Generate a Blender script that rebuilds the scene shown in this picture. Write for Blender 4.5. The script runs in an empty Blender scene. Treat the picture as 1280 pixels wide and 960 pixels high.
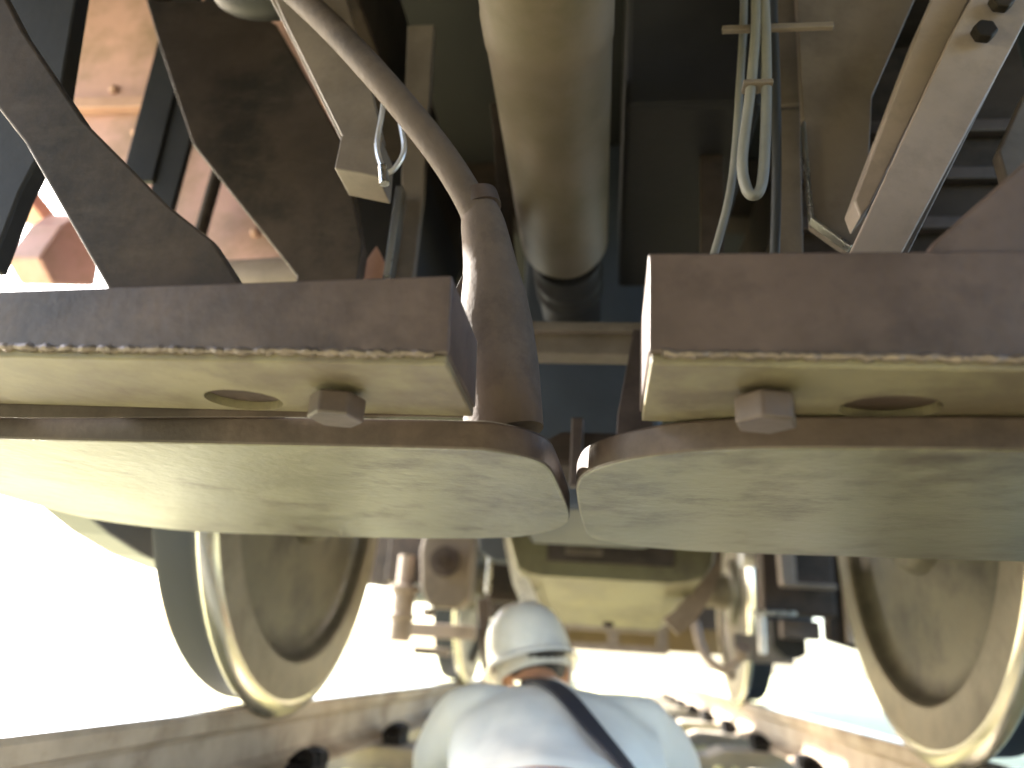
import bpy, bmesh, math, random
from mathutils import Vector, Matrix, noise
random.seed(7)
S = bpy.context.scene
COL = S.collection
R = math.radians

# ------------------------------------------------------------------ camera
cam = bpy.data.cameras.new('camera'); cam_o = bpy.data.objects.new('camera', cam); COL.objects.link(cam_o)
yaw, pitch, roll = 0.134, 0.345, 0.067
f = Vector((-math.sin(yaw)*math.cos(pitch), math.cos(yaw)*math.cos(pitch), math.sin(pitch)))
r = Vector((math.cos(yaw), math.sin(yaw), 0)); u = r.cross(f)
r2 = r*math.cos(roll) + u*math.sin(roll); u2 = -r*math.sin(roll) + u*math.cos(roll)
mw = Matrix((r2, u2, -f)).transposed().to_4x4(); mw.translation = Vector((0.016, 0, 0.131))
cam_o.matrix_world = mw
cam.sensor_width = 36; cam.lens = 951/1280*36
cam.clip_start = 0.02; cam.clip_end = 2000
cam.dof.use_dof = True; cam.dof.focus_distance = 0.62; cam.dof.aperture_fstop = 3.4
S.camera = cam_o

# ------------------------------------------------------------------ world, sun, exposure
SUN_ELEV, SUN_AZ = R(30), R(26)          # from the left of the track, slightly ahead
w = bpy.data.worlds.new('World'); S.world = w; w.use_nodes = True
nt = w.node_tree
sky = nt.nodes.new('ShaderNodeTexSky'); sky.sky_type = 'NISHITA'; sky.sun_disc = False
sky.sun_elevation = SUN_ELEV
sky.sun_rotation = math.atan2(-math.cos(SUN_AZ), math.sin(SUN_AZ))
sky.air_density = 1.0; sky.dust_density = 2.5
bg = nt.nodes['Background']; nt.links.new(sky.outputs[0], bg.inputs[0]); bg.inputs[1].default_value = 0.12
sl = bpy.data.lights.new('sun', 'SUN'); sl.energy = 4.6; sl.angle = R(0.6); sl.color = (1, .94, .85)
so = bpy.data.objects.new('sun', sl); COL.objects.link(so)
sdir = Vector((-math.cos(SUN_ELEV)*math.cos(SUN_AZ), math.cos(SUN_ELEV)*math.sin(SUN_AZ), math.sin(SUN_ELEV)))
so.rotation_euler = sdir.to_track_quat('Z', 'Y').to_euler(); so.location = sdir*30
S.view_settings.view_transform = 'Standard'; S.view_settings.look = 'None'
S.view_settings.exposure = 3.55; S.view_settings.gamma = 1
S.render.engine = 'CYCLES'
S.cycles.max_bounces = 10; S.cycles.diffuse_bounces = 6

# ------------------------------------------------------------------ materials
def mat(name, col, rough=.6, metal=0, var=.25, vscale=6, bump=.15, bscale=60, dirt=None, dscale=3, dlow=.45, dhigh=.62, spec=.4, streak=None, smap=(6, 60, 60), sfac=.35):
    m = bpy.data.materials.new(name); m.use_nodes = True
    t = m.node_tree; N = t.nodes; L = t.links
    b = N['Principled BSDF']; b.inputs['Roughness'].default_value = rough; b.inputs['Metallic'].default_value = metal
    b.inputs['Specular IOR Level'].default_value = spec
    tc = N.new('ShaderNodeTexCoord')
    n1 = N.new('ShaderNodeTexNoise'); n1.inputs['Scale'].default_value = vscale; n1.inputs['Detail'].default_value = 8
    n1.inputs['Roughness'].default_value = .65
    L.new(tc.outputs['Object'], n1.inputs['Vector'])
    rp = N.new('ShaderNodeValToRGB')
    c = col
    rp.color_ramp.elements[0].position = .3; rp.color_ramp.elements[1].position = .72
    rp.color_ramp.elements[0].color = (c[0]*(1-var), c[1]*(1-var), c[2]*(1-var), 1)
    rp.color_ramp.elements[1].color = (min(1, c[0]*(1+var)), min(1, c[1]*(1+var)), min(1, c[2]*(1+var)), 1)
    L.new(n1.outputs['Fac'], rp.inputs['Fac'])
    out = rp.outputs['Color']
    if dirt:
        n2 = N.new('ShaderNodeTexNoise'); n2.inputs['Scale'].default_value = dscale; n2.inputs['Detail'].default_value = 10
        n2.inputs['Roughness'].default_value = .7
        L.new(tc.outputs['Object'], n2.inputs['Vector'])
        mr = N.new('ShaderNodeMapRange'); mr.inputs['From Min'].default_value = dlow; mr.inputs['From Max'].default_value = dhigh
        L.new(n2.outputs['Fac'], mr.inputs['Value'])
        mx = N.new('ShaderNodeMix'); mx.data_type = 'RGBA'
        L.new(mr.outputs['Result'], mx.inputs['Factor']); L.new(out, mx.inputs[6]); mx.inputs[7].default_value = (*dirt, 1)
        out = mx.outputs[2]
    if streak:
        mp = N.new('ShaderNodeMapping'); mp.inputs['Scale'].default_value = smap; mp.inputs['Rotation'].default_value = (.1, .05, .35)
        L.new(tc.outputs['Object'], mp.inputs['Vector'])
        n4 = N.new('ShaderNodeTexNoise'); n4.inputs['Scale'].default_value = 1; n4.inputs['Detail'].default_value = 9; n4.inputs['Roughness'].default_value = .75
        L.new(mp.outputs['Vector'], n4.inputs['Vector'])
        m4 = N.new('ShaderNodeMapRange'); m4.inputs['From Min'].default_value = .52; m4.inputs['From Max'].default_value = .70; m4.inputs['To Max'].default_value = sfac
        L.new(n4.outputs['Fac'], m4.inputs['Value'])
        mx4 = N.new('ShaderNodeMix'); mx4.data_type = 'RGBA'; L.new(m4.outputs['Result'], mx4.inputs['Factor']); L.new(out, mx4.inputs[6]); mx4.inputs[7].default_value = (*streak, 1)
        out = mx4.outputs[2]
    L.new(out, b.inputs['Base Color'])
    n3 = N.new('ShaderNodeTexNoise'); n3.inputs['Scale'].default_value = bscale; n3.inputs['Detail'].default_value = 6
    L.new(tc.outputs['Object'], n3.inputs['Vector'])
    bp = N.new('ShaderNodeBump'); bp.inputs['Strength'].default_value = bump; bp.inputs['Distance'].default_value = .004
    L.new(n3.outputs['Fac'], bp.inputs['Height']); L.new(bp.outputs['Normal'], b.inputs['Normal'])
    rr = N.new('ShaderNodeMapRange'); rr.inputs['To Min'].default_value = max(0, rough-.12); rr.inputs['To Max'].default_value = min(1, rough+.12)
    L.new(n1.outputs['Fac'], rr.inputs['Value']); L.new(rr.outputs['Result'], b.inputs['Roughness'])
    return m
M = {}
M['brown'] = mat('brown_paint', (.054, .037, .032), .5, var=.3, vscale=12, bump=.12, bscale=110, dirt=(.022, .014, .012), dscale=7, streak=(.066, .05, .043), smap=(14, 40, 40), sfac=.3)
M['plate'] = mat('glossy_bounce_lit_paint', (.122, .118, .082), .42, var=.22, vscale=7, bump=.22, bscale=70, dirt=(.045, .036, .026), dscale=13, dlow=.50, dhigh=.68, spec=.42, streak=(.16, .145, .115), sfac=.5)  # paler olive than the brown: bounce light on the undersides is painted in
M['brown_light'] = mat('dusty_light_brown_paint', (.125, .098, .080), .5, var=.15, vscale=8, dirt=(.08, .062, .05), dscale=6)
M['brown_dark'] = mat('grimy_dark_brown_paint', (.034, .024, .019), .65, var=.35, vscale=9, dirt=(.013, .010, .008), dscale=6, spec=.15, streak=(.06, .045, .035), smap=(10, 30, 30), sfac=.4)
M['pink'] = mat('pink_brown_paint', (.42, .25, .21), .6, var=.12, vscale=4, dirt=(.3, .17, .14), dscale=5)
M['pipe'] = mat('dusty_pipe_paint', (.100, .077, .057), .6, var=.12, vscale=5, dirt=(.062, .05, .026), dscale=7, dlow=.4, dhigh=.7, bump=.1)
M['black'] = mat('black_grime', (.014, .013, .014), .6, var=.4, vscale=5, spec=.18)
M['slate'] = mat('blue_black_paint', (.035, .042, .058), .45, var=.3, vscale=4)
M['floor'] = mat('sooty_underfloor', (.012, .011, .010), .8, var=.4, vscale=3)
M['steel'] = mat('worn_steel', (.42, .41, .39), .28, metal=1, var=.12, vscale=20, bump=.05)
M['rimsteel'] = mat('dusty_rim_steel', (.165, .138, .10), .45, metal=.2, var=.2, vscale=12, dirt=(.085, .065, .045), dscale=9, dlow=.48, dhigh=.75)
M['web'] = mat('oily_wheel_web', (.115, .10, .07), .5, metal=.2, var=.25, vscale=6, dirt=(.05, .042, .032), dscale=5)
M['tread'] = mat('polished_tread', (.016, .018, .023), .7, metal=0, var=.15, vscale=14, bump=.04, spec=.15)
M['railside'] = mat('rusty_rail', (.30, .245, .19), .6, var=.2, vscale=10, dirt=(.17, .125, .09), dscale=4)
M['railtop'] = mat('polished_rail_head', (.55, .54, .52), .22, metal=1, var=.08, vscale=20, bump=.03)
M['wire'] = mat('bare_wire', (.55, .54, .55), .3, metal=.8, var=.1, vscale=30)
M['cable'] = mat('grey_cable_sheath', (.11, .105, .095), .5, var=.2, vscale=20)
M['rubber'] = mat('black_rubber', (.02, .02, .022), .55, var=.2)
M['weld'] = mat('weld_bead_metal', (.11, .088, .078), .3, metal=.5, var=.35, vscale=60, bump=.5, bscale=150)
M['ballast'] = mat('buff_ballast', (.45, .44, .24), .9, var=.3, vscale=14, bump=.3, bscale=40)
M['ground'] = mat('pale_gravel', (.45, .44, .25), .95, var=.2, vscale=8, bump=.4, bscale=30)
M['sleeper'] = mat('concrete_sleeper', (.24, .215, .18), .85, var=.2, vscale=12, bump=.2)
M['shirt'] = mat('pale_grey_cotton', (.82, .80, .74), .9, var=.05, vscale=8, bump=.35, bscale=26, spec=.1)
M['trousers'] = mat('pale_grey_trousers', (.46, .48, .53), .9, var=.1, vscale=8, bump=.3, bscale=30, spec=.1)
M['helmet'] = mat('white_helmet_plastic', (.80, .80, .80), .25, var=.03, vscale=6, bump=.02)
M['strap'] = mat('dark_webbing', (.028, .026, .035), .8, var=.15, vscale=30, bump=.3, bscale=300)
M['skin'] = mat('skin', (.52, .27, .16), .5, var=.12, vscale=18, bump=.08)
M['hair'] = mat('black_hair', (.02, .017, .015), .5, var=.3, vscale=60, bump=.5, bscale=200)
M['mask'] = mat('pale_cloth', (.6, .6, .58), .9, var=.06, vscale=20, bump=.3, bscale=80)
M['orange'] = mat('ochre_paint', (.15, .105, .055), .55, var=.15, vscale=6)
M['beige'] = mat('beige_dusty_paint', (.20, .155, .13), .55, var=.15, vscale=9, dirt=(.13, .10, .08), dscale=7)
M['arm'] = mat('matte_brown_arm', (.062, .046, .038), .75, var=.25, vscale=14, bump=.3, bscale=90, dirt=(.035, .026, .022), dscale=10, spec=.2)
M['boot'] = mat('black_leather', (.03, .027, .025), .5, var=.2)
M['green'] = mat('moss_green_paint', (.10, .12, .04), .7, var=.3)

# ------------------------------------------------------------------ mesh helpers
def link(name, bm, m, parent=None, smooth=False, loc=None, extra=None, sharp=40):
    me = bpy.data.meshes.new(name)
    bmesh.ops.recalc_face_normals(bm, faces=bm.faces)
    bm.to_mesh(me); bm.free()
    me.materials.append(M[m])
    for e in (extra or []): me.materials.append(M[e])
    if smooth:
        for p in me.polygons: p.use_smooth = True
        try: me.set_sharp_from_angle(angle=R(sharp))
        except Exception: pass
    o = bpy.data.objects.new(name, me); COL.objects.link(o)
    if parent: o.parent = parent
    if loc: o.location = loc
    return o
def empty(name, loc=(0, 0, 0), label=None, cat=None, group=None, rz=0):
    o = bpy.data.objects.new(name, None); COL.objects.link(o); o.location = loc; o.rotation_euler = (0, 0, rz)
    o.empty_display_size = .1
    return tag(o, label, cat, group)
def tag(o, label=None, cat=None, group=None, kind=None):
    for k, v in (('label', label), ('category', cat), ('group', group), ('kind', kind)):
        if v: o[k] = v
    return o
def bevel(bm, off, seg=2, ang=25):
    es = [e for e in bm.edges if len(e.link_faces) == 2 and e.calc_face_angle(0) > R(ang)]
    if off > 0 and es: bmesh.ops.bevel(bm, geom=es, offset=off, segments=seg, affect='EDGES', profile=.5, clamp_overlap=True)
def prism(pts, axis, a, b, bev=.002, bm=None):
    """pts 2-D outline extruded along axis from a to b."""
    own = bm is None
    t = bmesh.new()
    def P(p, h):
        return (h, p[0], p[1]) if axis == 'x' else (p[0], h, p[1]) if axis == 'y' else (p[0], p[1], h)
    lo = [t.verts.new(P(p, a)) for p in pts]; hi = [t.verts.new(P(p, b)) for p in pts]
    t.faces.new(lo); t.faces.new(list(reversed(hi)))
    n = len(pts)
    for i in range(n): t.faces.new((lo[i], lo[(i+1) % n], hi[(i+1) % n], hi[i]))
    bmesh.ops.recalc_face_normals(t, faces=t.faces)
    bevel(t, bev)
    if own: return t
    merge(bm, t); return bm
def merge(bm, t):
    me = bpy.data.meshes.new('tmp'); t.to_mesh(me); t.free(); bm.from_mesh(me); bpy.data.meshes.remove(me)
def box(x0, x1, y0, y1, z0, z1, bev=.003, bm=None):
    return prism([(x0, z0), (x1, z0), (x1, z1), (x0, z1)], 'y', y0, y1, bev, bm)
def obox(p, q, wx, wy, bev=.002, bm=None, up=(0, 1, 0)):
    """bar from p to q, width wx across and wy along 'up'."""
    p = Vector(p); q = Vector(q); d = (q-p); L = d.length; d.normalize()
    y = Vector(up); y = (y - d*y.dot(d)).normalized(); x = y.cross(d)
    t = box(-wx/2, wx/2, -wy/2, wy/2, 0, L, bev)
    mm = Matrix((x, y, d)).transposed().to_4x4(); mm.translation = p
    t.transform(mm)
    if bm is None: return t
    merge(bm, t); return bm
def smoothpath(pts, n=8):
    pts = [Vector(p) for p in pts]; out = []
    for i in range(len(pts)-1):
        p0 = pts[max(i-1, 0)]; p1 = pts[i]; p2 = pts[i+1]; p3 = pts[min(i+2, len(pts)-1)]
        for k in range(n):
            t = k/n
            out.append(.5*((2*p1)+(p2-p0)*t+(2*p0-5*p1+4*p2-p3)*t*t+(3*p1-p0-3*p2+p3)*t**3))
    out.append(pts[-1]); return out
def tube(pts, rad, seg=12, bm=None, smooth=0, cap=True):
    """rad: number or list per point"""
    if bm is None: bm = bmesh.new()
    P = [Vector(p) for p in pts]
    rads = rad if isinstance(rad, (list, tuple)) else [rad]*len(P)
    if smooth:
        rr = []
        for i in range(len(P)-1): rr += [rads[i]+(rads[i+1]-rads[i])*k/smooth for k in range(smooth)]
        rads = rr+[rads[-1]]; P = smoothpath(P, smooth)
    rings = []; prev = None
    for i, p in enumerate(P):
        d = (P[min(i+1, len(P)-1)]-P[max(i-1, 0)]).normalized()
        if prev is None:
            a = Vector((0, 0, 1)) if abs(d.z) < .9 else Vector((1, 0, 0)); x = d.cross(a).normalized()
        else: x = (prev - d*prev.dot(d)).normalized()
        prev = x; y = d.cross(x)
        rings.append([bm.verts.new(p+(x*math.cos(2*math.pi*k/seg)+y*math.sin(2*math.pi*k/seg))*rads[i]) for k in range(seg)])
    for a, b in zip(rings, rings[1:]):
        for k in range(seg): bm.faces.new((a[k], a[(k+1) % seg], b[(k+1) % seg], b[k]))
    if cap: bm.faces.new(list(reversed(rings[0]))); bm.faces.new(rings[-1])
    return bm
def lathe(prof, seg=64, axis='x', bm=None, matf=None):
    """prof: closed loop of (r, h)"""
    if bm is None: bm = bmesh.new()
    rings = []
    for rr, h in prof:
        ring = []
        for k in range(seg):
            a = 2*math.pi*k/seg; c, s = math.cos(a)*rr, math.sin(a)*rr
            ring.append(bm.verts.new((h, c, s) if axis == 'x' else (c, h, s) if axis == 'y' else (c, s, h)))
        rings.append(ring)
    n = len(prof)
    for i in range(n):
        a, b = rings[i], rings[(i+1) % n]
        for k in range(seg):
            fc = bm.faces.new((a[k], a[(k+1) % seg], b[(k+1) % seg], b[k]))
            if matf: fc.material_index = matf(i)
    return bm
def hexbolt(rad, h, washer=False):
    """hex head with a washer, pointing down from z=0; shows a chamfered face"""
    bm = bmesh.new()
    if washer:
        t = bmesh.new(); bmesh.ops.create_cone(t, cap_ends=True, segments=28, radius1=rad*1.25, radius2=rad*1.25, depth=.004)
        bmesh.ops.translate(t, verts=t.verts, vec=(0, 0, -.002)); merge(bm, t)
    t = prism([(rad*math.cos(R(60*k+12)), rad*math.sin(R(60*k+12))) for k in range(6)], 'z', -.0045-h, -.0045, .0018)
    merge(bm, t); return bm

# ================================================================== SETTING
t = bmesh.new(); n = 24
bmesh.ops.create_grid(t, x_segments=n, y_segments=n, size=600)
bmesh.ops.translate(t, verts=t.verts, vec=(0, 0, -.32))
tag(link('ground', t, 'ground'), kind='structure')
# track bed: a low trapezoid of ballast
bed = prism([(-2.3, -.32), (-1.55, -.235), (1.55, -.235), (2.3, -.32), (2.3, -.5), (-2.3, -.5)], 'y', -12, 40, 0)
tag(link('track_bed', bed, 'ballast'), kind='structure')
# ballast stones, one heap nobody could count
stones = bmesh.new()
protos = []
for k in range(6):
    t = bmesh.new(); bmesh.ops.create_icosphere(t, subdivisions=1, radius=1)
    for v in t.verts: v.co *= random.uniform(.7, 1.15); v.co.z *= .75
    protos.append([v.co.copy() for v in t.verts]); pf = [[v.index for v in fc.verts] for fc in t.faces]; t.free()
vs, fs = [], []
for k in range(6500):
    y = random.uniform(-1, 9); x = random.uniform(-1.9, 1.9)
    z = -.235 if abs(x) < 1.55 else -.235-(abs(x)-1.55)*.113
    s = random.uniform(.016, .032)
    rot = Matrix.Rotation(random.uniform(0, 6.3), 3, 'Z') @ Matrix.Rotation(random.uniform(0, 6.3), 3, 'X')
    b0 = len(vs)
    for c in random.choice(protos):
        q = rot @ c*s; vs.append((q.x+x, q.y+y, q.z+z+.004))
    fs += [[i+b0 for i in fc] for fc in pf]
me = bpy.data.meshes.new('ballast_stones'); me.from_pydata(vs, [], fs); me.materials.append(M['ballast'])
bs = bpy.data.objects.new('ballast_stones', me); COL.objects.link(bs)
tag(bs, 'loose buff ballast stones spread between and beside the rails', 'ballast', kind='stuff')

# sleepers and clips
SLY = [2.7+.81*k for k in range(-4, 9)]
for i, y in enumerate(SLY):
    o = link('sleeper', prism([(-1.25, -.3), (1.25, -.3), (1.25, -.19), (1.19, -.158), (.5, -.158), (.44, -.185), (-.44, -.185), (-.5, -.158), (-1.19, -.158), (-1.25, -.19)], 'y', y-.12, y+.12, .008), 'sleeper')
    tag(o, 'grey concrete sleeper lying across the track under both rails', 'sleeper', 'sleepers under the track')
# rails
def rail_profile():
    h = [(-.07, -.152), (.07, -.152), (.07, -.142), (.025, -.128), (.009, -.112), (.008, -.055), (.014, -.044), (.034, -.038), (.036, -.012), (.030, -.002), (.018, 0), (-.018, 0), (-.030, -.002), (-.036, -.012), (-.034, -.038), (-.014, -.044), (-.008, -.055), (-.009, -.112), (-.025, -.128), (-.07, -.142)]
    return h
def rail(xc, label):
    bm = bmesh.new(); pr = rail_profile(); a = []; ys = [-12, 0, 6, 12, 40]
    rings = [[bm.verts.new((x+xc, y, z)) for x, z in pr] for y in ys]
    for A, B in zip(rings, rings[1:]):
        for k in range(len(pr)):
            fc = bm.faces.new((A[k], A[(k+1) % len(pr)], B[(k+1) % len(pr)], B[k]))
            fc.material_index = 1 if 9 <= k <= 11 else 0
    bm.faces.new(rings[0]); bm.faces.new(rings[-1])
    return tag(link('rail', bm, 'railside', extra=['railtop']), label, 'rail')
rail(-.7535, 'steel rail with bright polished head under the yellow-edged flange wheel')
rail(.7535, 'rusty-sided steel rail with black clips along its foot, under the dark-dished wheel')
def clip_bm(s):
    bm = bmesh.new()
    box(-.035, .03, -.055, .055, -.01, .020, .004, bm); box(-.03, .012, -.03, .03, .018, .046, .008, bm)
    tube([(-.028*1, -.04, .014), (-.03, -.04, .038), (0, -.02, .046), (.035, 0, .02), (0, .02, .046), (-.03, .04, .038), (-.028, .04, .014)], .009, 8, bm, smooth=5)
    tube([(-.03, 0, 0), (-.03, 0, .05)], .013, 8, bm)
    if s < 0: bm.transform(Matrix.Scale(-1, 4, (1, 0, 0)))
    return bm
for s, lab, grp in ((-1, 'black spring clip holding down the foot of the bright polished rail', 'clips on the polished rail'), (1, 'black spring clip holding down the foot of the rusty-sided rail', 'clips on the rusty rail')):
    first = None
    for y in SLY[2:12]:
        if first is None: o = first = link('rail_clip', clip_bm(s), 'black')
        else: o = first.copy(); COL.objects.link(o)
        o.location = (s*.66, y, -.148)
        tag(o, lab, 'rail clip', grp)

# ================================================================== VEHICLE
V = empty('railway_vehicle', (0, 1.0, 0), 'brown railway vehicle seen from underneath, with guard plates, pipes and brake gear', 'train car')
VI = Matrix.Translation((0, -1.0, 0))
def part(name, bm, m, label=None, parent=None, smooth=False, extra=None, sharp=40):
    bm.transform(VI)
    o = link(name, bm, m, parent or V, smooth, extra=extra, sharp=sharp)
    if label: o['label'] = label
    return o
# body above: floor with cross joists and side sills
part('floor', box(-1.40, 1.40, -7, 16, 1.42, 1.47, .004), 'floor')
part('body_shell', box(-1.45, 1.45, -7.05, 16.05, 1.475, 4.0, .05), 'brown')
for s in (-1, 1):
    part('side_sill', prism([(s*1.36, 1.30), (s*1.44, 1.30), (s*1.44, 1.415), (s*1.36, 1.415)], 'y', -7, 16, .004), 'brown')
for y in (.35, 1.75, 3.1, 4.5, 6.0, 7.5):
    part('floor_joist', box(-1.355, 1.355, y, y+.09, 1.24, 1.417, .004), 'brown_dark')
for x in (-.42, .42):
    part('centre_sill', box(x-.05, x+.05, .45, 9, 1.05, 1.238, .004), 'brown_dark')

# unseen beam and apron added behind the viewpoint to shade camera-facing faces
part('unseen_light_blocker', box(-1.3, 1.3, -.92, -.80, .55, 1.30, .01), 'brown_dark')
part('unseen_blocker_apron', box(-1.15, 1.15, -.86, -.83, .16, .547, .006), 'brown_dark')

# --- guard plates hanging low in front of the wheels
M['flange'] = mat('ochre_grey_bounce_lit_flange', (.125, .108, .066), .55, var=.2, vscale=14, dirt=(.075, .058, .038), dscale=12)  # lighter ochre puts ground bounce on the bracket undersides into the colour
LP = [(-.601,.522),(-.459,.520),(-.252,.512),(-.071,.506),(-.045,.519),(-.031,.537),(-.025,.563),(-.021,.647),(-.019,.734),(-.023,.787),(-.042,.841),(-.094,.905),(-.245,.955),(-.534,.985),(-.64,.919),(-.652,.761),(-.640,.56)]
RP = [(.62,.462),(.262,.467),(.182,.473),(.112,.481),(.064,.496),(.033,.518),(.010,.546),(-.002,.573),(-.007,.6),(-.009,.627),(-.009,.732),(-.005,.837),(.005,.888),(.057,.930),(.134,.945),(.286,.929),(.462,.905),(.622,.88),(.65,.8),(.65,.52)]
def dense(pts, n=4):
    P = [Vector((a, b, 0)) for a, b in pts]; out = []
    for i in range(len(P)):
        p0, p1, p2, p3 = P[i-1], P[i], P[(i+1) % len(P)], P[(i+2) % len(P)]
        L = (p2-p1).length; m1 = (p2-p0).normalized()*min(L, (p1-p0).length*2)*.8; m2 = (p3-p1).normalized()*min(L, (p3-p2).length*2)*.8
        for k in range(n):
            t = k/n
            q = (2*t**3-3*t*t+1)*p1+(t**3-2*t*t+t)*m1+(-2*t**3+3*t*t)*p2+(t**3-t*t)*m2
            out.append((q.x, q.y))
    return out
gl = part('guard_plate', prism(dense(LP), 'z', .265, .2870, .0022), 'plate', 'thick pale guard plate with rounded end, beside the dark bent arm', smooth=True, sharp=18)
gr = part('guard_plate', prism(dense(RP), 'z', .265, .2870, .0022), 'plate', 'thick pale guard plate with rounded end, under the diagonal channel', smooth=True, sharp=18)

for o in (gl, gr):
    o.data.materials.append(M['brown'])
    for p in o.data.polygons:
        if abs(p.normal.z) < .5: p.material_index = 1  # side faces turn darker brown, so the underside's bounce light sits in colour
# --- box brackets carrying them
def drilled(bm, holes):
    """cut blind round holes (x, y, z, r) upward into the mesh"""
    me = bpy.data.meshes.new('a'); bm.to_mesh(me); bm.free(); o = bpy.data.objects.new('a', me); COL.objects.link(o)
    cut = bmesh.new()
    for x, y, z, rad in holes:
        t = bmesh.new(); bmesh.ops.create_cone(t, cap_ends=True, segments=32, radius1=rad, radius2=rad, depth=.10)
        for v in t.verts: v.co.x *= 1.25
        bmesh.ops.translate(t, verts=t.verts, vec=(x, y, z)); merge(cut, t)
    me2 = bpy.data.meshes.new('b'); cut.to_mesh(me2); cut.free(); o2 = bpy.data.objects.new('b', me2); COL.objects.link(o2)
    md = o.modifiers.new('h', 'BOOLEAN'); md.object = o2; md.operation = 'DIFFERENCE'; md.solver = 'EXACT'
    bpy.context.view_layer.update()
    ev = o.evaluated_get(bpy.context.evaluated_depsgraph_get()); res = bmesh.new(); res.from_mesh(ev.to_mesh())
    for q in (o, o2): bpy.data.objects.remove(q)
    return res
def weld_bm(p0, p1, n, rad):
    """low irregular fillet of overlapping ripples, half sunk in the corner"""
    bm = bmesh.new(); p0 = Vector(p0); p1 = Vector(p1)
    pts, rr = [], []; N = n*4; ph = 0
    for i in range(N+1):
        p = p0.lerp(p1, i/N)+Vector((0, random.uniform(-.0003, .0003), random.uniform(-.0008, .0008)))
        ph += random.uniform(.5, 1.6)
        pts.append(p); rr.append(rad*(.86+.16*math.sin(ph)+.12*noise.noise(Vector((i*.11, 3, 1)))))
    return tube(pts, rr, 8, bm)
# left: box .40-.505 deep, z .285-.346
lb = prism([(-.66, .322), (-.374, .3335), (-.079, .346), (-.0765, .2945), (-.358, .2945), (-.66, .2945)], 'y', .402, .503, .0015)
bl = part('guard_bracket', lb, 'brown', 'brown box bracket beside the dark bent arm, with a diagonal strut')
rb = prism([(.0375, .357), (.66, .362), (.66, .2945), (.0375, .2945)], 'y', .395, .503, .0015)
br = part('guard_bracket', rb, 'brown', 'brown box bracket under the diagonal channel, with a gusset')
lf = drilled(box(-.658, -.0775, .4035, .502, .2880, .2943, .0012), [(-.236, .478, .30, .022)])
part('bottom_flange', lf, 'flange', parent=bl)
rf = drilled(box(.0390, .658, .3965, .502, .2880, .2943, .0012), [(.186, .462, .30, .0235)])
part('bottom_flange', rf, 'flange', parent=br)
part('weld_bead', weld_bm((-.64, .4030, .2942), (-.085, .4030, .2944), 60, .0030), 'weld', parent=bl, smooth=True)
part('weld_bead', weld_bm((.045, .3960, .2942), (.64, .3960, .2942), 60, .0030), 'weld', parent=br, smooth=True)
hb = hexbolt(.0185, .016); hb.transform(Matrix.Translation((-.158, .452, .2878))); part('bolt', hb, 'brown', parent=bl)
hb = hexbolt(.0185, .017); hb.transform(Matrix.Translation((.107, .435, .2878))); part('bolt', hb, 'brown', parent=br)
for x in (-.58,):
    hb = hexbolt(.0185, .016); hb.transform(Matrix.Translation((x, .452, .2878))); part('bolt', hb, 'brown', parent=bl)
for x in (.36, .55):
    hb = hexbolt(.0185, .016); hb.transform(Matrix.Translation((x, .435, .2878))); part('bolt', hb, 'brown', parent=br)
# gussets / struts rising to the frame
part('gusset', prism([(.19, .3555), (.60, .3555), (.60, .74), (.44, .60), (.314, .478), (.252, .419), (.196, .366)], 'y', .398, .412, .002), 'brown', parent=br)
st = bmesh.new()
prism([(-.418, .468), (-.312, .338), (-.215, .338), (-.252, .384), (-.292, .413), (-.375, .486), (-.452, .575), (-.56, .72), (-.66, .72), (-.53, .58)], 'y', .425, .437, .002, st)
prism([(-.418, .468), (-.312, .338), (-.306, .342), (-.412, .472), (-.524, .585), (-.53, .58)], 'y', .4385, .50, .001, st)
part('strut', st, 'brown_dark', parent=bl)
# spacers between bracket and plate (the plates hang a little below)
part('packing_strip', prism([(-.65, .2775), (-.42, .2780), (-.12, .2878), (-.085, .2878), (-.085, .33), (-.65, .33)], 'y', .5035, .5055, .0005), 'brown', parent=bl)
part('packing_strip', box(.09, .65, .5035, .507, .2873, .33, .001), 'brown', parent=br)
for x in (-.55, -.33): part('spacer', box(x-.03, x+.03, .508, .60, .2873, .34, .003), 'brown', parent=bl)
for x in (.12, .45): part('spacer', box(x-.03, x+.03, .508, .60, .2873, .34, .003), 'brown', parent=br)

# --- left upper rigging
part('frame_plate', prism([(-.663, 1.016), (-.534, 1.009), (-.466, .961), (-.336, .752), (-.290, .60), (-.293, .40), (-.30, .33), (-.36, .33), (-.369, .557), (-.549, .756), (-.635, .924), (-.72, 1.10), (-.72, 1.23), (-.60, 1.23)], 'y', .80, .825, .003), 'brown_dark', 'grimy dark frame plate slanting down behind the struts')
part('frame_plate', prism([(-1.02, .60), (-.95, .86), (-.90, 1.23), (-.60, 1.23), (-.60, .86), (-.582, .731), (-.568, .634), (-.576, .584), (-.583, .545), (-.587, .46), (-.64, .46), (-.66, .60), (-.74, .76)], 'y', .60, .622, .003), 'black', 'black frame plate with a notched outer edge')
hb1 = bmesh.new()
obox((-.735, .95, 1.23), (-.73, .95, .80), .055, .012, .002, hb1); part('hanger_bar', hb1, 'black')
obox_b = obox((-.675, .955, 1.23), (-.685, .955, .74), .045, .012); part('hanger_bar', obox_b, 'black')
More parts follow.
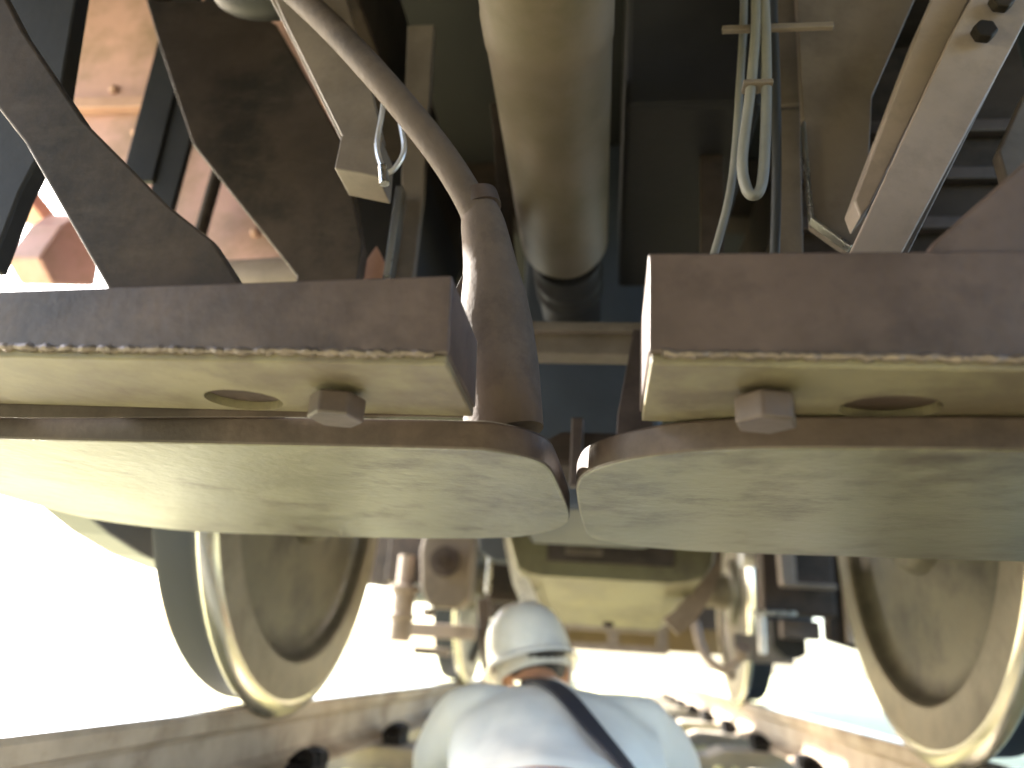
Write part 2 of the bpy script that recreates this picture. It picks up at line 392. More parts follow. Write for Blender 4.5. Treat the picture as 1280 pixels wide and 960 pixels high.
# pale pink end panel behind the hangers, with a rib and rivets
M['pale_pink'] = mat('pale_pink_primer', (.42, .25, .245), .6, var=.12, vscale=5, dirt=(.27, .175, .15), dscale=6)
sp_o = part('end_panel', prism([(-1.27, 1.415), (-1.09, 1.02), (-.90, .86), (-.66, .70), (-.42, .70), (-.42, 1.235), (-.60, 1.235), (-.62, 1.415)], 'y', 1.10, 1.112, .002), 'pale_pink', 'pale pink-brown end panel behind the dark hangers')
part('panel_rib', prism([(-1.10, 1.06), (-.45, 1.06), (-.45, 1.085), (-1.12, 1.085)], 'y', 1.075, 1.0985, .002), 'pink', parent=sp_o)
part('panel_rib', prism([(-.82, .90), (-.79, .90), (-.79, 1.058), (-.82, 1.058)], 'y', 1.08, 1.0985, .002), 'pink', parent=sp_o)
for x, z in ((-.95, 1.12), (-.80, 1.12), (-.88, 1.02), (-.70, .98), (-.62, .86), (-.60, .80)):
    t = bmesh.new(); bmesh.ops.create_uvsphere(t, u_segments=12, v_segments=8, radius=.010, matrix=Matrix.Translation((x, 1.0985, z))); part('rivet', t, 'pink', parent=sp_o, smooth=True)
part('panel_pin', tube([(-.665, 1.05, .90), (-.675, 1.055, .77)], .011, 12), 'brown_dark')
# sunlit block and bar outside the frame
part('spring_shackle', prism([(1.10, .750), (1.128, .835), (1.166, .885), (1.241, .876), (1.254, .774), (1.150, .722)], 'x', -1.07, -1.0, .006), 'pale_pink', 'sunlit pale pink shackle block outside the black frame plate')
part('shackle_bar', obox((-1.15, 1.10, .955), (-1.15, 1.36, .885), .05, .035, .004, up=(0, 0, 1)), 'pink')
part('cross_tube', tube([(-.62, 1.04, .66), (-.42, 1.02, .66)], .045, 24), 'beige', smooth=True)
part('hose_stub', tube([(-.46, 1.0, .70), (-.43, 1.0, .62), (-.43, 1.0, .52)], .022, 12, smooth=4), 'green', smooth=True)
# flat channel bar with turned-down end
cb = bmesh.new()
prism([(-.41, .90), (-.31, .88), (-.25, .725), (-.214, .612), (-.2575, .617), (-.349, .779)], 'y', .615, .627, .0015, cb)
prism([(-.2575, .6165), (-.2145, .6115), (-.2125, .566), (-.259, .577)], 'y', .612, .66, .0015, cb)
part('channel_bar', cb, 'brown_light', 'flat light brown bar with a turned-down end')
part('channel_flange', prism([(-.352, .779), (-.2605, .617), (-.2565, .6195), (-.349, .783), (-.41, .89), (-.414, .887)], 'y', .6275, .66, .001), 'brown_light')
# bent rod running into a thick sleeve
rod = tube([(-.40, .60, .86), (-.287, .57, .735), (-.205, .55, .634), (-.14, .55, .552), (-.106, .555, .50), (-.094, .56, .47)], .0135, 18, smooth=8)
rod_o = part('bent_arm', rod, 'arm', 'bent brown rod running down into a thick sleeve', smooth=True)
slv = tube([(-.0985, .56, .500), (-.094, .56, .480), (-.085, .56, .44), (-.080, .56, .41), (-.077, .56, .385), (-.070, .56, .345), (-.064, .56, .300), (-.062, .56, .291)], [.0135, .019, .0225, .0275, .031, .0315, .031, .0305], 28, smooth=5)
part('sleeve', slv, 'arm', parent=rod_o, smooth=True)
part('collar', tube([(-.1015, .56, .507), (-.097, .56, .494)], .0185, 24), 'brown', parent=rod_o, smooth=True)
part('lug', prism([(-.115, .400), (-.104, .43), (-.098, .43), (-.098, .395)], 'y', .55, .565, .001), 'brown', parent=rod_o)
# loop of wire
wl = tube([(-.214, .60, .665), (-.2135, .60, .63), (-.214, .60, .596), (-.207, .60, .572), (-.198, .60, .563), (-.190, .60, .572), (-.186, .60, .59), (-.193, .60, .62), (-.199, .60, .645)], .0028, 8, smooth=6)
tag(link('wire_loop', wl, 'wire', smooth=True), 'thin bright wire loop hanging from the bent brown rod', 'wire')
part('split_pin', tube([(-.204, .598, .568), (-.2, .598, .548)], .005, 10), 'steel', smooth=True)
# flat hanger bar, its sunlit edge put in as a bright steel strip
part('hanger_bar', prism([(-.29, 1.0), (-.25, 1.0), (-.236, .70), (-.236, .40), (-.262, .40), (-.266, .70)], 'y', .85, .866, .0015), 'brown_light')
part('hanger_bar', prism([(-.264, .70), (-.255, .70), (-.259, .40), (-.268, .40)], 'y', .82, .842, .001), 'steel')
part('rear_brace', prism([(-.19, 1.0), (-.17, 1.0), (-.10, .50), (-.12, .50)], 'y', 1.02, 1.03, .001), 'brown_dark')
part('rear_brace', obox((-.36, 1.02, .60), (-.12, 1.02, .62), .025, .012), 'brown')
part('equipment_box', box(-.36, -.255, .90, 1.2, .52, .80, .006), 'black')
part('pipe_bracket', prism([(-.315, .56), (-.285, .62), (-.25, .56), (-.25, .40), (-.30, .40)], 'y', .835, .848, .001), 'pink')
part('curved_hose', tube([(-.50, .70, .98), (-.47, .69, .90), (-.40, .68, .872), (-.34, .68, .90), (-.30, .68, 1.0)], .022, 16, smooth=8), 'black', smooth=True)

# --- the big centre pipe
cp = lathe([(.0, .15), (.070, .15), (.071, .155), (.071, .62), (.0725, .625), (.0725, .66), (.071, .665), (.071, 1.108), (.066, 1.122), (.05, 1.126), (.0, 1.126)], 56, 'y')
cp.transform(Matrix.Translation((-.054, 0, .79)) @ Matrix.Rotation(R(.4), 4, 'Z'))
cp_o = part('centre_pipe', cp, 'pipe', 'large dusty brown pipe running lengthways under the floor', smooth=True)
cc = lathe([(.0, 1.128), (.056, 1.128), (.056, 1.17), (.060, 1.175), (.060, 1.19), (.056, 1.195), (.056, 1.22), (.060, 1.225), (.060, 1.24), (.056, 1.245), (.056, 1.36), (0, 1.36)], 48, 'y')
cc.transform(Matrix.Translation((-.058, 0, .77)))
part('pipe_coupling', cc, 'black', parent=cp_o, smooth=True)
# dark equipment behind the gap
part('equipment_case', box(-.165, .12, 1.42, 1.9, .40, 1.22, .01), 'slate')
part('equipment_case', box(.03, .20, .80, 1.3, .80, 1.23, .008), 'black')
part('cross_bar', box(-.20, .16, 1.00, 1.04, .541, .583, .002), 'brown_light', 'light brown cross bar between the two brackets')
part('cross_bar_lip', box(-.20, .16, .985, .999, .570, .584, .001), 'brown_light')
part('diagonal_brace', prism([(.046, .535), (.062, .535), (.075, .36), (.026, .36), (.028, .42)], 'y', .90, .915, .001), 'brown')
part('coupling_block', prism([(-.09, .395), (.07, .395), (.07, .42), (.03, .445), (-.05, .445), (-.09, .42)], 'y', 1.06, 1.2, .006), 'brown_dark')
part('post', box(-.035, -.018, 1.04, 1.058, .36, .46, .002), 'brown')

# --- right upper rigging
def cable(pts, rad, label, m='cable'):
    return tag(link('cable', tube(pts, rad, 10, smooth=8), m, smooth=True), label, 'cable')
cable([(.160, .62, .98), (.158, .62, .78), (.149, .62, .678), (.137, .62, .59), (.1385, .62, .556), (.1455, .62, .546), (.153, .62, .558), (.158, .62, .60), (.163, .62, .678), (.166, .62, .78), (.168, .62, .98)], .0052, 'grey cable hanging in a long narrow loop beside the brown hanger bar')
cable([(.158, .66, .98), (.154, .66, .823), (.146, .66, .714), (.1335, .66, .59), (.112, .66, .50), (.09, .67, .43)], .0042, 'thin grey cable trailing down beside the looped one')
cable([(.205, .70, 1.0), (.195, .70, .86), (.192, .70, .75), (.186, .70, .62), (.175, .71, .45)], .005, 'dark cable running down beside the brown hanger bar', 'rubber')
part('cable_clamp', box(.125, .235, .630, .636, .752, .759, .001), 'brown_light')
part('cable_clamp', box(.140, .168, .612, .628, .668, .673, .001), 'brown_light')
part('cable_clamp', box(.188, .225, .735, .742, .745, .752, .001), 'brown_light')
part('hanger_bar', prism([(.206, .98), (.24, .98), (.221, .552), (.219, .42), (.193, .42), (.194, .552)], 'y', .75, .765, .0015), 'brown_light')
part('hanger_bar', prism([(.14, 1.1), (.175, 1.1), (.160, .55), (.155, .45), (.13, .45)], 'y', .90, .915, .0015), 'brown_dark')
part('chamfered_plate', prism([(.225, 1.00), (.41, 1.00), (.379, .925), (.291, .723), (.268, .546), (.251, .535), (.218, .565), (.2175, .683)], 'y', .70, .714, .0015), 'brown_light', 'light brown plate with a chamfered lower corner')
part('sunlit_plate_edge', prism([(.2135, .683), (.2165, .683), (.217, .5655), (.251, .5335), (.249, .531), (.214, .564)], 'y', .688, .699, .0006), 'steel')  # bright steel strip stands in for sun on the plate's left edge
part('rear_sheet', box(.26, .62, .98, .995, .50, 1.23, .002), 'brown_dark')
for z in (.72, .80, .88): part('rear_slat', box(.27, .60, .962, .978, z, z+.02, .002), 'brown')
# diagonal channel
M['channel'] = mat('pale_dusty_channel_paint', (.235, .185, .16), .5, var=.15, vscale=9, dirt=(.13, .10, .085), dscale=8, dlow=.5, dhigh=.75)
ch = bmesh.new()
prism([(.200, .43), (.246, .43), (.259, .471), (.379, .689), (.47, .86), (.41, .86), (.33, .71), (.217, .471)], 'y', .60, .612, .0015, ch)
ch_o = part('diagonal_channel', ch, 'channel', 'light brown diagonal channel rising towards the frame')
part('channel_flange', prism([(.236, .545), (.240, .527), (.250, .540), (.335, .715), (.425, .90), (.385, .90), (.317, .75)], 'y', .628, .66, .002), 'channel', parent=ch_o)
part('channel_flange', obox((.251, .632, .45), (.455, .632, .84), .006, .044, .001), 'brown_light', parent=ch_o)
for x, z in ((.352, .70), (.372, .735)):
    hb = hexbolt(.011, .010); hb.transform(Matrix.Translation((x, .5995, z)) @ Matrix.Rotation(R(-90), 4, 'X') @ Matrix.Scale(1, 4)); part('bolt', hb, 'brown_dark', parent=ch_o)
part('frame_plate', prism([(.37, .40), (.62, .40), (.62, 1.1), (.50, 1.1), (.47, .74), (.42, .62), (.36, .52)], 'y', .72, .735, .002), 'black', 'black frame plate behind the diagonal channel')
part('frame_bracket', prism([(.385, .62), (.42, .69), (.50, .72), (.50, .50), (.39, .55)], 'y', .66, .675, .002), 'brown_light')
part('tie_rod', obox((.26, .66, .44), (.36, .66, .55), .012, .012), 'brown')

# --- gear case hanging between the wheels
gc = bmesh.new()
prof = [(-.262, .56), (.315, .58), (.318, .48), (.305, .40), (.278, .335), (.235, .275), (.198, .25), (-.15, .252), (-.19, .275), (-.225, .35), (-.255, .45)]
prism(prof, 'y', 2.12, 2.75, .012, gc)
for v in gc.verts:
    if v.co.y < 2.2 and v.co.z < .37: v.co.z = .37-(.37-v.co.z)*.22
M['case'] = mat('olive_dusty_casing', (.13, .118, .066), .45, var=.2, vscale=8, dirt=(.08, .066, .04), dscale=6)
gc_o = part('gear_case', gc, 'case', 'brown gear case with rounded bottom, between the wheels')
def rim(prof, y0, y1, g, ins):
    bm = bmesh.new(); cx, cz = .03, .42
    def off(p, d):
        v = Vector((p[0]-cx, p[1]-cz)); return (p[0]+v.normalized().x*d, p[1]+v.normalized().y*d)
    outer = [off(p, g) for p in prof[1:]]+[off(prof[0], g)]; inner = [off(p, ins) for p in prof[1:]]+[off(prof[0], ins)]
    for i in range(len(outer)-1):
        a, b, c, d = outer[i], outer[i+1], inner[i+1], inner[i]
        v = [bm.verts.new((q[0], y, q[1])) for y in (y0, y1) for q in (a, b, c, d)]
        for fc in ((0, 1, 2, 3), (7, 6, 5, 4), (0, 4, 5, 1), (1, 5, 6, 2), (2, 6, 7, 3), (3, 7, 4, 0)): bm.faces.new([v[k] for k in fc])
    bmesh.ops.remove_doubles(bm, verts=bm.verts, dist=.0005)
    return bm
part('case_flange', rim([prof[6]]+prof[1:6], 2.30, 2.33, .040, -.02), 'beige', parent=gc_o)
part('case_flange', rim([prof[0]]+prof[8:11], 2.30, 2.33, .030, -.02), 'wire', parent=gc_o)
part('inspection_cover', box(-.14, .20, 2.098, 2.119, .385, .56, .004), 'brown', parent=gc_o)
part('cover_ledge', box(-.09, .01, 2.085, 2.097, .405, .425, .003), 'brown_light', parent=gc_o)
part('cover_slot_shade', box(-.085, .005, 2.09, 2.0975, .4255, .56, .003), 'black', parent=gc_o)  # raised black slab, painted as the shade inside a slot
hb = hexbolt(.016, .014); hb.transform(Matrix.Translation((.03, 2.3, .2505))); part('drain_plug', hb, 'brown_dark', parent=gc_o)

# --- brake gear, left side (between near and far wheel)
cg = bmesh.new()
prism([(-.60, .60), (-.43, .60), (-.435, .30), (-.47, .275), (-.57, .275), (-.605, .33), (-.62, .46)], 'y', 2.62, 2.72, .012, cg)
cg_o = part('brake_caliper', cg, 'brown_light', 'cast brown brake bracket behind the yellow-edged flange wheel')
part('caliper_pin', tube([(-.525, 2.59, .425), (-.525, 2.62, .425)], .05, 20), 'brown', parent=cg_o, smooth=True)
part('caliper_pin_head', tube([(-.525, 2.575, .425), (-.525, 2.589, .425)], .022, 6), 'brown_dark', parent=cg_o)
part('caliper_bolt', tube([(-.575, 2.65, .274), (-.575, 2.65, .245)], .022, 6), 'brown_light', parent=cg_o)
cy = lathe([(0, .16), (.035, .16), (.04, .165), (.04, .23), (.047, .235), (.047, .25), (.04, .255), (.04, .32), (.055, .325), (.055, .345), (.03, .35), (.03, .45), (0, .45)], 28, 'z')
cy.transform(Matrix.Translation((-.68, 2.70, 0))); part('brake_cylinder', cy, 'beige', 'small pale brake cylinder behind the yellow-edged flange wheel', smooth=True)
part('brake_beam', box(-.78, -.46, 2.95, 3.02, .185, .235, .006), 'beige')
part('brake_beam', box(-.70, -.56, 3.0, 3.06, .12, .15, .006), 'brown_light')
part('bracket_arm', box(-.77, -.63, 2.75, 2.80, .36, .60, .008), 'brown')
part('junction_box', prism([(-.415, .58), (-.20, .58), (-.20, .47), (-.26, .43), (-.35, .43), (-.40, .46)], 'y', 2.55, 2.64, .006), 'slate')
part('junction_pipe', tube([(-.37, 2.6, .45), (-.37, 2.6, .33)], .010, 10), 'steel', smooth=True)
part('cross_member', box(-.42, -.15, 2.95, 3.05, .33, .60, .006), 'brown_dark')
part('hanging_plate', box(-.33, -.24, 3.2, 3.22, .21, .33, .004), 'beige')
part('lever', prism([(-.47, .34), (-.42, .34), (-.39, .0), (-.42, .0)], 'y', 3.0, 3.03, .003), 'brown')
# brake gear, right side
part('brake_frame', box(.60, .86, 3.0, 3.12, .345, .72, .008), 'brown_dark')
fr_o = part('step_bracket', prism([(.64, .72), (.70, .72), (.70, .45), (.84, .45), (.84, .435), (.66, .435), (.65, .44)], 'y', 2.90, 2.96, .003), 'brown_light', 'light brown bent step bracket near the dark-dished wheel')
part('bracket_ledge', box(.555, .705, 2.95, 2.998, .338, .352, .003), 'steel')
part('bracket_ledge', box(.705, .85, 3.2, 3.26, .27, .34, .006), 'brown')
part('brake_shoe', prism([(.70, .35), (.83, .35), (.83, .22), (.80, .20), (.75, .20), (.70, .24)], 'y', 3.35, 3.45, .006), 'black')
part('rail_sweep', prism([(.60, .30), (.80, .30), (.86, .26), (.86, .18), (.70, .18), (.60, .20)], 'y', 3.7, 3.74, .006), 'brown_light')
part('sensor_post', box(.575, .60, 2.98, 3.0, .20, .345, .003), 'wire')
part('clamp_ring', tube([(.56, 3.2, .58), (.64, 3.2, .58)], .05, 20), 'wire', smooth=True)
part('clamp_stem', prism([(.52, .72), (.60, .72), (.585, .60), (.535, .60)], 'y', 3.2, 3.24, .003), 'brown_light')
part('side_frame', prism([(.862, .27), (1.00, .235), (1.12, .25), (1.22, .33), (1.22, .82), (.862, .82)], 'y', 3.14, 3.22, .008), 'brown_dark')
part('frame_rib', box(.92, .96, 3.10, 3.138, .26, .80, .004), 'brown_light')
part('frame_bolt', tube([(1.02, 3.10, .38), (1.02, 3.138, .38)], .028, 6), 'brown_light')
part('side_frame', prism([(-1.02, .37), (-.775, .35), (-.775, .74), (-1.02, .74)], 'y', 2.86, 2.94, .008), 'brown')
# far cross beams
fb = part('far_beam', box(-.30, .95, 4.95, 5.05, .225, .37, .01), 'orange', 'ochre cross beam beyond the far axle')
fb2 = bmesh.new()
for a, b in ((-.30, -.16), (.04, .09), (.28, .33)): box(a, b, 3.96, 4.0, .19, .31, .003, fb2)
box(-.30, .33, 3.955, 4.005, .285, .33, .004, fb2); box(-.30, .33, 3.955, 4.005, .19, .225, .004, fb2)
part('far_lattice', fb2, 'beige')
part('far_bogie_frame', box(-1.1, 1.1, 6.4, 6.6, .42, 1.0, .02), 'brown_dark')
part('far_hose', tube([(.42, 3.6, .33), (.45, 3.55, .20), (.53, 3.5, .14), (.60, 3.5, .20)], .02, 10, smooth=6), 'beige', smooth=True)
part('far_hose_end', tube([(.60, 3.5, .20), (.60, 3.46, .235)], .032, 12), 'beige', smooth=True)
# axle boxes outside the wheels
for s in (-1, 1):
    for y, nm in ((1.81, 1), (4.33, 2)):
        bx_ = bmesh.new()
        prism([(y-.17, .45), (y-.12, .39), (y+.12, .39), (y+.17, .45), (y+.17, .70), (y+.10, .76), (y-.10, .76), (y-.17, .70)], 'x', s*.90, s*1.08, .012, bx_)
        part('axle_box', bx_, 'slate', smooth=False)
        for k in range(4):
            L_ = .52-.09*k
            q = tube([(s*.99, y-L_, .86+.10*(L_/.52)**2+.018*k-.05), (s*.99, y, .80+.018*k), (s*.99, y+L_, .86+.10*(L_/.52)**2+.018*k-.05)], .018, 8, smooth=6)
            part('spring_leaf', q, 'brown_dark', smooth=True)

for s in (-1, 1):
    part('spring_buckle', prism([(1.30, .345), (1.42, .31), (1.55, .285), (1.70, .272), (1.95, .272), (2.1, .29), (2.3, .345), (2.3, .40), (1.30, .40)], 'x', s*.955, s*1.04, .006), 'slate')
# ================================================================== WHEELSETS
def wheel_bm(s):
    prof = [(.09, -.012), (.15, -.012), (.165, .0), (.175, .026), (.20, .030), (.385, .038), (.415, .036), (.433, .024), (.440, .007), (.447, 0), (.526, 0), (.546, .006), (.559, .012), (.5655, .019), (.562, .025), (.550, .032), (.540, .040), (.5365, .052), (.530, .122), (.523, .134), (.51, .136), (.43, .136), (.415, .128), (.385, .085), (.22, .075), (.175, .10), (.165, .16), (.09, .16)]
    mi = {9: 0, 10: 3, 11: 3, 12: 3, 13: 3, 14: 2, 15: 2, 16: 2, 17: 2, 18: 2}
    def mf(i):
        if i < 8: return 1
        if i in (8, 9): return 0
        if 10 <= i <= 14: return 3
        if 15 <= i <= 18: return 2
        return 1
    bm = lathe(prof, 128, 'x', matf=mf)
    if s < 0: bm.transform(Matrix.Scale(-1, 4, (1, 0, 0)))
    return bm
def wheelset(y, label):
    e = empty('wheelset', (0, y, 0), label, 'wheelset', 'wheelsets on the track')
    for s in (-1, 1):
        wbm = wheel_bm(s); wbm.transform(Matrix.Translation((s*.685, 0, .535)))
        o = link('wheel', wbm, 'rimsteel', e, True, extra=['web', 'tread', 'flangesteel'])
    ax = bmesh.new()
    tube([(-1.05, 0, .535), (-.85, 0, .535), (-.70, 0, .535), (-.66, 0, .535), (-.60, 0, .535), (0, 0, .535), (.60, 0, .535), (.66, 0, .535), (.70, 0, .535), (.85, 0, .535), (1.05, 0, .535)], [.065, .07, .089, .089, .082, .078, .082, .089, .089, .07, .065], 40, ax)
    link('axle', ax, 'rimsteel', e, True)
    return e
M['flangesteel'] = mat('bright_flange', (.62, .58, .48), .22, metal=.85, var=.12, vscale=12, bump=.04)
wheelset(1.81, 'large wheelset just behind the guard plates')
wheelset(4.33, 'farther wheelset beyond the gear case and the crawling worker')

# ================================================================== PERSON
PE = empty('person', (-.06, 1.32, -.205), 'person in white helmet and pale grey shirt crawling between the rails, seen from behind', 'person')
PI_ = Matrix.Translation((.06, -1.2, .2))
def capsule_chain(bm, pts, rads, flat=1.0, seg=14):
    """tapered chain with round ends"""
    P = smoothpath(pts, 6); rr = []
    for i in range(len(rads)-1): rr += [rads[i]+(rads[i+1]-rads[i])*k/6 for k in range(6)]
    rr.append(rads[-1])
    tube(P, rr, seg, bm)
    for p, ra in ((P[0], rr[0]), (P[-1], rr[-1])):
        bmesh.ops.create_uvsphere(bm, u_segments=seg, v_segments=10, radius=ra*.995, matrix=Matrix.Translation(p))
def ellipsoid(bm, c, rx, ry, rz, rot=None, seg=24):
    m4 = Matrix.Translation(c) @ (rot or Matrix.Identity(4)) @ Matrix.Diagonal((rx, ry, rz, 1))
    bmesh.ops.create_uvsphere(bm, u_segments=seg, v_segments=16, radius=1, matrix=m4)
def remesh(bm, vox, smooth_it=4):
    me = bpy.data.meshes.new('r'); bm.to_mesh(me); bm.free(); o = bpy.data.objects.new('r', me); COL.objects.link(o)
    md = o.modifiers.new('m', 'REMESH'); md.mode = 'VOXEL'; md.voxel_size = vox
    sm = o.modifiers.new('s', 'SMOOTH'); sm.iterations = smooth_it; sm.factor = .5
    bpy.context.view_layer.update()
    ev = o.evaluated_get(bpy.context.evaluated_depsgraph_get()); res = bmesh.new(); res.from_mesh(ev.to_mesh())
    bpy.data.objects.remove(o); return res
def plink(name, bm, m, label=None, smooth=True, parent=None):
    bm.transform(PI_); o = link(name, bm, m, parent or PE, smooth)
    if smooth:
        pass
    if label: o['label'] = label
    return o
HC = Vector((-.150, 1.86, .118))           # head centre
# body: head, neck, trunk, arms with hands, legs
b = bmesh.new()
ellipsoid(b, HC+Vector((0, .005, .01)), .076, .095, .105)
ellipsoid(b, HC+Vector((.02, .055, -.055)), .052, .055, .055)            # jaw
ellipsoid(b, HC+Vector((.045, .105, -.012)), .014, .022, .018)           # nose
ellipsoid(b, HC+Vector((.078, .005, -.012)), .010, .020, .031)           # ears
ellipsoid(b, HC+Vector((-.078, .005, -.012)), .010, .020, .031)
capsule_chain(b, [(-.10, 1.66, .02), (-.125, 1.74, .05), (-.145, 1.83, .09)], [.075, .06, .055])
for y, z, rx, rz, x in ((1.08, -.10, .155, .095, -.05), (1.2, -.10, .15, .095, -.055), (1.34, -.085, .155, .10, -.06), (1.48, -.055, .175, .105, -.07), (1.6, -.03, .175, .095, -.08)):
    ellipsoid(b, Vector((x, y, z)), rx, .14, rz)
for s in (-1, 1):
    xs = -.08+s*.185
    capsule_chain(b, [(xs, 1.62, .0), (xs+s*.05, 1.66, -.07), (xs+s*.055, 1.70, -.155)], [.062, .052, .045])
    capsule_chain(b, [(xs+s*.055, 1.70, -.160), (xs+s*.02, 1.83, -.165), (xs-s*.02, 1.95, -.170)], [.045, .04, .028])
    hx, hy, hz = xs-s*.03, 1.99, -.175
    ellipsoid(b, Vector((hx, hy, hz)), .038, .045, .016)
    for k, (dx, L) in enumerate(((-.030, .062), (-.010, .076), (.010, .082), (.030, .074))):
        bx0 = hx+dx*1.0
        capsule_chain(b, [(bx0, hy+.02, hz+.002), (bx0+dx*.2, hy+.02+L*.5, hz+.012), (bx0+dx*.25, hy+.02+L*.95, hz-.006)], [.0095, .009, .0078], seg=8)
    capsule_chain(b, [(hx-s*.025, hy-.01, hz), (hx-s*.055, hy+.02, hz+.004), (hx-s*.062, hy+.05, hz-.002)], [.011, .010, .0085], seg=8)
    capsule_chain(b, [(-.05+s*.085, 1.05, -.12), (-.03+s*.13, .82, -.135), (-.02+s*.15, .62, -.155)], [.082, .068, .052])
    capsule_chain(b, [(-.02+s*.15, .62, -.155), (-.01+s*.15, .42, -.16), (-.0+s*.14, .24, -.175)], [.052, .05, .036])
    capsule_chain(b, [(s*.14, .24, -.175), (s*.17, .15, -.19), ], [.036, .03])
body = plink('body', remesh(b, .0075, 3), 'skin')
# eyes, on the face that looks away
for s in (-1, 1):
    e_ = bmesh.new(); ellipsoid(e_, HC+Vector((.022+s*.03, .086, .012)), .011, .010, .008); plink('eye', e_, 'mask', parent=PE)
mo = bmesh.new(); ellipsoid(mo, HC+Vector((.035, .100, -.055)), .020, .008, .006); plink('mouth', mo, 'skin')
# hair under the helmet
h_ = bmesh.new(); ellipsoid(h_, HC+Vector((0, -.012, .018)), .081, .092, .100)
geom = [v for v in h_.verts if v.co.z < HC.z-.028 or v.co.y > HC.y+.05]
bmesh.ops.delete(h_, geom=geom, context='VERTS'); plink('hair', h_, 'hair')
# pale cloth band round the head and helmet straps
bd = bmesh.new()
def oring(bm, c, rx, ry, z0, z1, tilt, seg=40, th=.004):
    pr = []
    for zz, k in ((z0, 0), (z1, 0), (z1, th), (z0, th)):
        ring = []
        for i in range(seg):
            a = 2*math.pi*i/seg
            v = Vector(((rx+k)*math.cos(a), (ry+k)*math.sin(a), zz)); ring.append(bm.verts.new(c+(tilt @ v)))
        pr.append(ring)
    for i in range(4):
        A, B = pr[i], pr[(i+1) % 4]
        for k in range(seg): bm.faces.new((A[k], A[(k+1) % seg], B[(k+1) % seg], B[k]))
tilt = Matrix.Rotation(R(-17), 3, 'Y') @ Matrix.Rotation(R(-14), 3, 'X')
oring(bd, HC, .084, .102, -.022, .016, tilt); plink('head_band', bd, 'mask')
for s in (-1, 1):
    cs = tube([HC+Vector((s*.090, -.02, .02)), HC+Vector((s*.088, .0, -.03)), HC+Vector((s*.05+.015, .04, -.105))], .005, 8, smooth=5); plink('chin_strap', cs, 'mask')
# helmet: shell with brim, ribs; tilted slightly
hm = bmesh.new(); seg = 64; rings = []
prof = [(1.14, -.004), (1.13, .004), (1.045, .010), (1.0, .016), (.985, .045), (.93, .085), (.80, .118), (.58, .142), (.30, .154), (.05, .157)]
def hv(fr, z, a, ins=0):
    x = (.105*fr-ins)*math.cos(a); y = (.130*fr-ins)*math.sin(a)
    if fr > 1.05 and math.sin(a) > .2: y += .03*(math.sin(a)-.2)      # visor to the front
    return Vector((x, y, z-ins*.5))
for fr, z in prof: rings.append([hm.verts.new(hv(fr, z, 2*math.pi*k/seg)) for k in range(seg)])
for fr, z in reversed(prof[1:-1]): rings.append([hm.verts.new(hv(fr, z, 2*math.pi*k/seg, .004)) for k in range(seg)])
for A, B in zip(rings, rings[1:]+rings[:1]):
    if A is rings[len(prof)-1]: 
        hm.faces.new(A)
        continue
    for k in range(seg): hm.faces.new((A[k], A[(k+1) % seg], B[(k+1) % seg], B[k]))
hm.transform(Matrix.Translation(HC+Vector((-.004, -.004, -.006))) @ tilt.to_4x4() @ Matrix.Translation((0, 0, .004)))
plink('helmet', hm, 'helmet', 'white hard hat with narrow brim')
# shirt: trunk, shoulders and sleeves; open at neck
sh = bmesh.new(); secs = []
for y, z, rx, rz, x in ((1.14, -.10, .172, .105, -.05), (1.26, -.095, .180, .108, -.055), (1.38, -.075, .195, .115, -.06), (1.5, -.042, .215, .118, -.07), (1.60, -.015, .215, .105, -.08), (1.66, .0, .17, .09, -.09)):
    secs.append((y, z, rx, rz, x))
for A, B in zip(secs, secs[1:]):
    for k in range(4):
        y, z, rx, rz, x = [p+(q-p)*k/4 for p, q in zip(A, B)]
        ellipsoid(sh, Vector((x, y, z)), rx, .105, rz)
ellipsoid(sh, Vector((-.09, 1.66, .0)), .17, .115, .09)
for s in (-1, 1):
    xs = -.08+s*.185
    capsule_chain(sh, [(xs-s*.05, 1.60, .0), (xs, 1.62, -.005), (xs+s*.052, 1.66, -.075), (xs+s*.057, 1.70, -.150)], [.085, .080, .068, .060])
    capsule_chain(sh, [(xs+s*.055, 1.70, -.158), (xs+s*.02, 1.83, -.163), (xs-s*.01, 1.92, -.168)], [.058, .05, .040])
shb = remesh(sh, .010, 16)
for v in shb.verts:
    c = v.co
    k = noise.noise(Vector((c.x*16+c.y*5, c.y*7, c.z*10)))*.003 + noise.noise(Vector((c.x*34, c.y*9, c.z*22)))*.0018
    fold = .0035*math.sin(60*c.x+9*c.y+5*noise.noise(c*6)) * max(0, min(1, (c.x+.02)*6))
    v.co = c + v.normal*(k+fold)
shirt = plink('shirt', shb, 'shirt', 'pale grey work shirt, creased')
# collar
cl = bmesh.new(); tl2 = Matrix.Rotation(R(-18), 3, 'Y') @ Matrix.Rotation(R(-38), 3, 'X')
oring(cl, Vector((-.125, 1.745, .030)), .080, .076, -.022, .020, tl2, th=.006); plink('collar', cl, 'shirt')
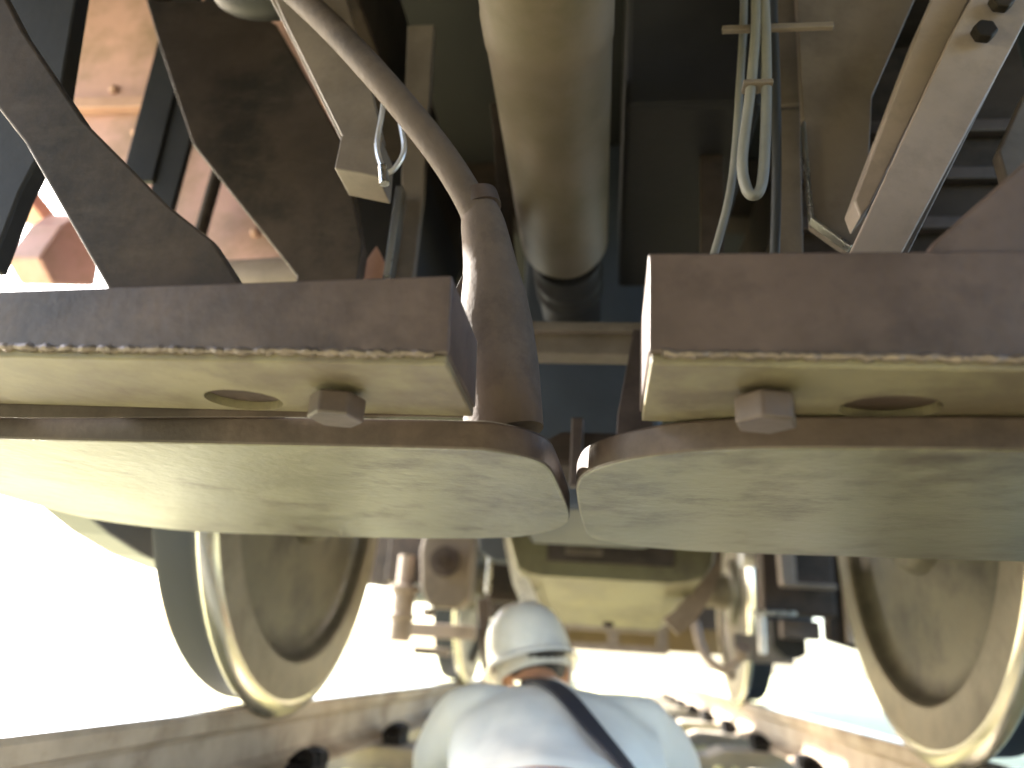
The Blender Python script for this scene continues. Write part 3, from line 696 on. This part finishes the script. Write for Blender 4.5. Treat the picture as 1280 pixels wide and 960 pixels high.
# strap crossing the back: follows the shirt surface by ray cast
from mathutils.bvhtree import BVHTree
shb2 = bmesh.new(); shb2.from_mesh(shirt.data); shb2.transform(PI_.inverted()); tree = BVHTree.FromBMesh(shb2)
def ribbon(path, wd, th):
    bm = bmesh.new(); prev = None; L = []
    for i, (x, y) in enumerate(path):
        a = Vector((*path[max(i-1, 0)], 0)); c = Vector((*path[min(i+1, len(path)-1)], 0)); d = (c-a).normalized(); nrm = Vector((-d.y, d.x, 0))
        row = []
        for k in (-1, -.33, .33, 1):
            q = Vector((x, y, 0))+nrm*wd/2*k; hit = tree.ray_cast(Vector((q.x, q.y, .6)), Vector((0, 0, -1)))
            z = hit[0].z if hit[0] else -.1
            row.append((q.x, q.y, z+.005))
        L.append(row)
    zs = []
    for i, row in enumerate(L):
        nb = L[max(0, i-4):i+5]
        zs.append([(c[0], c[1], max(c[2], sum(q[k][2] for q in nb)/len(nb)+.004)) for k, c in enumerate(row)])
    top = [[bm.verts.new((x, y, z+th)) for x, y, z in row] for row in zs]; bot = [[bm.verts.new((x, y, z-.003)) for x, y, z in row] for row in zs]
    for A, B in zip(top, top[1:]):
        for k in range(3): bm.faces.new((A[k], A[k+1], B[k+1], B[k]))
    for A, B in zip(bot, bot[1:]):
        for k in range(3): bm.faces.new((A[k+1], A[k], B[k], B[k+1]))
    for k in (0, 3):
        for i in range(len(top)-1): bm.faces.new((top[i][k], top[i+1][k], bot[i+1][k], bot[i][k]))
    return bm
pth = [(-.150+ (t/40)*.30, 1.70-(t/40)*.74) for t in range(41)]
plink('shoulder_strap', ribbon(pth, .040, .003), 'strap', 'dark webbing strap slung across the back')
bk = ribbon([(-.155+t*.006, 1.71-t*.0165) for t in range(4)], .052, .006); plink('strap_buckle', bk, 'steel')
# trousers, boots
tr = bmesh.new()
ellipsoid(tr, Vector((-.05, 1.07, -.105)), .172, .125, .10)
for s in (-1, 1):
    capsule_chain(tr, [(-.05+s*.085, 1.05, -.12), (-.03+s*.13, .82, -.135), (-.02+s*.15, .62, -.152)], [.093, .078, .064])
    capsule_chain(tr, [(-.02+s*.15, .62, -.152), (-.01+s*.15, .42, -.158), (s*.14, .28, -.17)], [.064, .061, .05])
plink('trousers', remesh(tr, .011, 3), 'trousers')
for s in (-1, 1):
    bt = bmesh.new(); capsule_chain(bt, [(s*.14, .29, -.172), (s*.143, .22, -.178)], [.046, .046]); capsule_chain(bt, [(s*.145, .21, -.175), (s*.165, .15, -.20)], [.044, .036])
    plink('boot', remesh(bt, .009, 3), 'boot')
